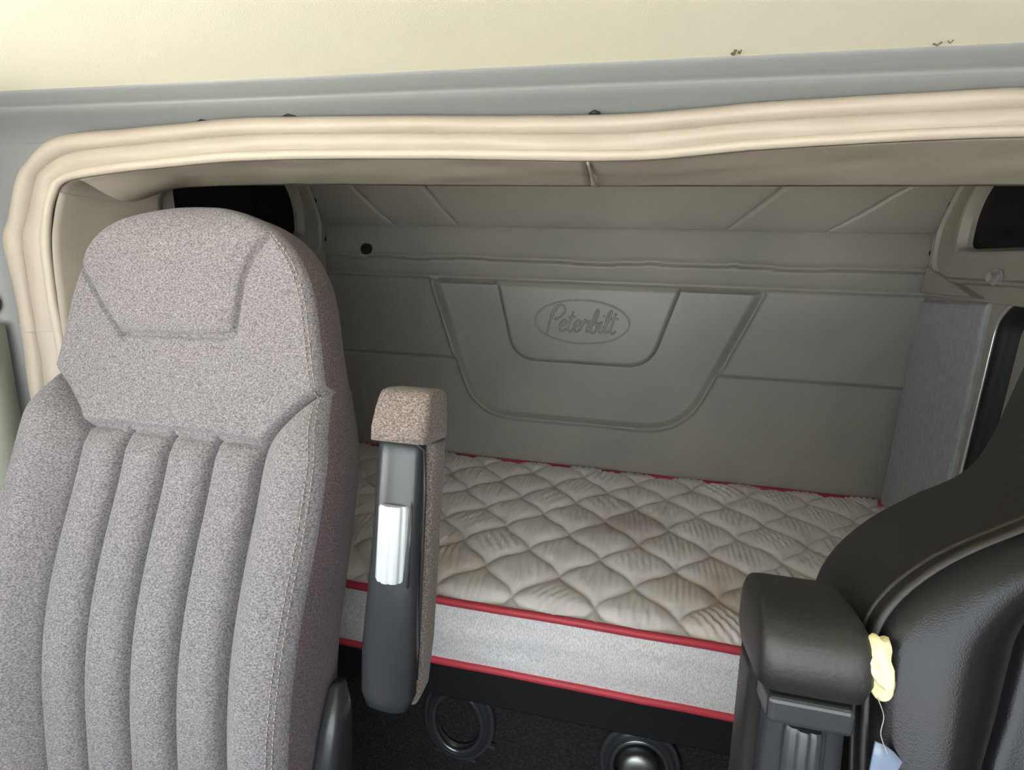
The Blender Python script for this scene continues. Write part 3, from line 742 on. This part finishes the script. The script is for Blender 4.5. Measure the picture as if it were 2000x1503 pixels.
# cushion and base of the seat
def seat_base(seat, parent, cx, yf, yb_, mat, zc=.47):
    secs = []
    for t in np.linspace(0, 1, 14):
        y = yb_ + (yf - yb_) * t; k = 1 if .08 < t < .92 else .86
        secs.append(((cx, y, zc - .075 + .012 * math.sin(math.pi * t)), (.265 * k, 0, 0), (0, 0, .075 * k)))
    loft('cushion', secs, mat, parent, 48, 5)
    rbox('pedestal', (cx - .17, yf + .10, 0), (cx + .17, yb_ - .05, .20), 'black_plastic', parent, r=.02)
    rbox('seat_pan', (cx - .22, yf + .05, .20), (cx + .22, yb_ - .02, .33), 'black_plastic', parent, r=.02)
seat_base(SL, cab_seat, -.69, -.02, .50, 'tweed')

SR = Seat(.505, .505, 1.104, LEAN,
    W=[(-.4, .255), (0, .268), (.31, .2735), (.39, .2735), (.429, .2725), (.464, .259), (.50, .228), (.52, .203), (.54, .172), (.56, .136), (.58, .112), (.62, .104), (.71, .104), (.75, .095), (.775, .080), (.79, .06), (.80, 0)],
    ub=[(-.4, .185), (.20, .178), (.33, .165), (.376, .153), (.454, .138), (.50, .112), (.54, .064), (.57, .034), (.62, .024), (.90, .010)], vtop=.798, T=((-.4, .15), (.40, .142), (.48, .15), (.55, .155), (.60, .13), (.70, .08), (.8, .06)), bkw=.03, bol=.055, style='plain', r=.018)
bsr = [(.185, -.4), (.178, .20), (.165, .33), (.153, .376), (.138, .454), (.112, .50), (.064, .54), (.034, .57)]
SR.seams = [(bsr, .012, .007), ([(-a, b) for a, b in bsr], .012, .007), ([(-.16, .585), (.16, .585)], .008, .006)]
V, Fq, isf, u, v = SR.build()
au = np.abs(u); ub = SR.ubv(v); reg = np.full(len(Fq), 9); reg[isf] = 7
reg[isf & (au > ub) & (u < 0)] = 1; reg[isf & (au > ub) & (u > 0)] = 2
reg[isf & (v > .585)] = 8
ls = empty('leather_seat', (.505, .1, 0)); tag(ls, 'black leather cab seat cropped at the right edge', 'seat')
lsp = split_regions(V, Fq, reg, {1: ('side_bolster', 'leather', None), 2: ('side_bolster', 'leather', None), 7: ('centre_panel', 'leather', None), 8: ('head_panel', 'leather', None), 9: ('back_cover', 'gusset_leather', 'matte dark brown gusset around the backrest')}, ls)
for sg in (-1, 1):
    vv = np.linspace(-.31, .775, 220); uu = sg * (SR.Wv(vv) - .0015)
    P = SR.front(uu, vv)
    tube('piping', P, .0042, 'gusset_leather', lsp[1 if sg < 0 else 2], 8)
    P2 = SR.front(sg * (SR.Wv(vv) - .004), vv)
    lf = SR.pt(sg * (SR.Wv(vv) + .0016), vv, SR.F(np.abs(uu), vv) - .0265 - SR.rolloff(vv))
    tube('piping', lf, .0030, 'gusset_leather', lsp[9], 6)
seat_base(SR, ls, .505, -.22, .29, 'leather', .42)

# ------------------------------------------------------------------ armrests, folded up beside the seats
def armrest(name, origin, lean, L, label, cover, body, wheel_mat, wheel, nose, wd=.042, sx=1, style='fabric'):
    a = math.radians(lean); ax = Vector((0, math.sin(a), math.cos(a))); bkv = Vector((0, math.cos(a), -math.sin(a))); ex = Vector((1, 0, 0))
    O = Vector(origin); at = lambda x, y, t: O + ex * x + bkv * y + ax * t
    e = empty(name, origin); tag(e, label, 'armrest')
    # padded cover: long pad along the back, wrapping over the top end
    secs = []
    for t, hx, y0_, y1_ in [(-.036, wd * .45, .045, .060), (-.030, wd * .75, .037, .070), (-.01, wd * .93, .032, .082), (.06, wd, .030, .088), (L * .5, wd, .030, .088), (L - nose - .012, wd, .028, .088), (L - nose - .004, wd, .020, .088)]:
        secs.append((at(0, (y0_ + y1_) / 2, t), ex * hx, bkv * ((y1_ - y0_) / 2)))
    loft('pad', secs, cover, e, 44, 5)
    secs = []
    if style == 'fabric':
        ns = [(0, .95, -.008, .088), (.004, 1.02, -.012, .089), (.25, 1.03, -.012, .089), (.6, 1.0, -.004, .088), (.85, .96, .004, .086), (.95, .92, .010, .083), (1, .80, .020, .074)]
    else:
        ns = [(0, .96, -.008, .088), (.04, 1.04, -.014, .090), (.3, 1.12, -.020, .091), (.66, 1.11, -.016, .091), (.80, 1.08, -.008, .091), (.87, 1.04, .002, .090), (.925, 1.0, .016, .089), (.965, .94, .032, .087), (.99, .86, .046, .083), (1, .72, .054, .078)]
    for f_, kx, y0_, y1_ in ns:
        secs.append((at(0, (y0_ + y1_) / 2, L - nose + nose * f_), ex * (wd * kx), bkv * ((y1_ - y0_) / 2)))
    loft('nose_cover', secs, cover, e, 72, 7)
    # moulded body facing forward
    secs = []
    for t, hx, y0_, y1_ in [(-.030, wd * .45, .010, .030), (-.022, wd * .80, .002, .036), (.0, wd * .98, -.004, .040), (.07, wd * 1.0, -.008, .040), (.16, wd * .92, -.004, .040), (.24, wd * .86, .0, .040), (L - nose - .02, wd * .82, .001, .040), (L - nose + .01, wd * .82, .001, .040)]:
        secs.append((at(-sx * wd * .08, (y0_ + y1_) / 2, t), ex * hx, bkv * ((y1_ - y0_) / 2)))
    loft('body', secs, body, e, 44, 2.6)
    # fluted thumb wheel in a slot
    t0, t1, wr, wx = wheel; V = []
    n = 72
    for t, k in ((t0, .55), (t0, .92), (t0 + .004, 1), (t1 - .004, 1), (t1, .92), (t1, .55)):
        for q in range(n):
            an = 2 * math.pi * q / n; fl = 1 - .10 * (max(0, math.cos(an * 9)) ** 1.5)
            V.append(at(wx + wr * k * fl * math.cos(an), .008 + wr * .9 * k * fl * math.sin(an), t))
    F_ = [tuple(f) for f in grid_faces(n, 6, ci=True)]; F_.append(tuple(range(n))[::-1]); F_.append(tuple(5 * n + k for k in range(n)))
    shade_auto(mesh_obj('thumb_wheel', V, F_, wheel_mat, e), 50)
    # pivot at the lower end
    disc_knob('pivot', at(-sx * (wd + .004), .060, .02), (sx * 1, 0, 0), [(.024, -.012), (.024, .018)], 'black_plastic', e, 24)
    return e, at
arm1, at1 = armrest('armrest', (-.302, .590, .82), 10, .445, 'grey tweed armrest with white thumb wheel folded up beside grey seat', 'tweed_arm', 'black_plastic', 'white_plastic', (.172, .282, .0235, -.004), .072)
# bright slot edge next to the wheel
tube('slot_edge', [at1(.026, -.004, .168), at1(.026, -.004, .286)], .0018, 'dark_plastic', arm1, 6)
tube('body_lip', [at1(-.034, .0, .372), at1(.0, -.004, .374), at1(.024, -.002, .374), at1(.034, .010, .362), at1(.036, .016, .30), at1(.037, .022, .1), at1(.036, .024, .02)], .0025, 'black_plastic', arm1, 6)
arm2, at2 = armrest('armrest', (.180, .388, .697), 9, .452, 'worn black leather armrest with torn foam beside leather seat', 'leather_worn', 'dark_plastic', 'dark_plastic', (.17, .348, .020, .0), .070, sx=-1, style='leather')
# collar clip under the leather nose
o = rbox('collar', (-.036, -.014, .354), (.034, .03, .379), 'dark_plastic', arm2, r=.005, seg=3)
for vtx in o.data.vertices: vtx.co = at2(vtx.co.x, vtx.co.y, vtx.co.z)
# torn foam bursting from the right edge of the nose
V, F_ = [], []
bm = bmesh.new(); bmesh.ops.create_icosphere(bm, subdivisions=4, radius=1)
for vt in bm.verts:
    n_ = 1 + .30 * mnoise.noise(vt.co * 1.6) + .05 * mnoise.noise(vt.co * 5.5)
    p = Vector((vt.co.x * .017, vt.co.y * .018, vt.co.z * .032)) * n_
    p.x += .008 * max(0, -vt.co.z) ; p = at2(.048 + p.x * .9, .002 + p.y * .95, .416 + p.z * .80); vt.co = p
o = bm_obj('torn_foam', bm, 'foam', arm2, True); o['label'] = 'pale yellow foam bulging from a tear'
tube('loose_thread', [at2(*q) for q in cr_spline([(.050, -.008, .392), (.0535, -.014, .380), (.052, -.016, .365), (.058, -.018, .350)], 20)], .0004, 'thread', arm2, 5)
# recliner cover at the hinge of the grey seat
hg = cab_seat
loft('hinge_cover', [((-.400, .55, .54), (.018, 0, 0), (0, .03, .0)), ((-.396, .565, .58), (.022, 0, 0), (0, .040, 0)), ((-.394, .585, .66), (.022, 0, 0), (0, .040, 0)), ((-.396, .61, .74), (.018, 0, 0), (0, .030, 0)), ((-.40, .625, .79), (.010, 0, 0), (0, .014, 0))], 'black_plastic', hg, 32, 3)

# thin pale blue sheet beside the leather seat
V = []
for j in range(9):
    for i in range(9):
        s, t = i / 8, j / 8
        V.append((.229 + .066 * s, .430 - .012 * t + .003 * math.sin(5 * s + 3 * t), 1.052 - .12 * t - .045 * s + .003 * math.sin(9 * s)))
o = mesh_obj('blue_sheet', V, grid_faces(9, 9), 'pale_blue'); tag(o, 'pale blue sheet beside leather seat at bottom edge', 'plastic')
s = o.modifiers.new('thickness', 'SOLIDIFY'); s.thickness = .002
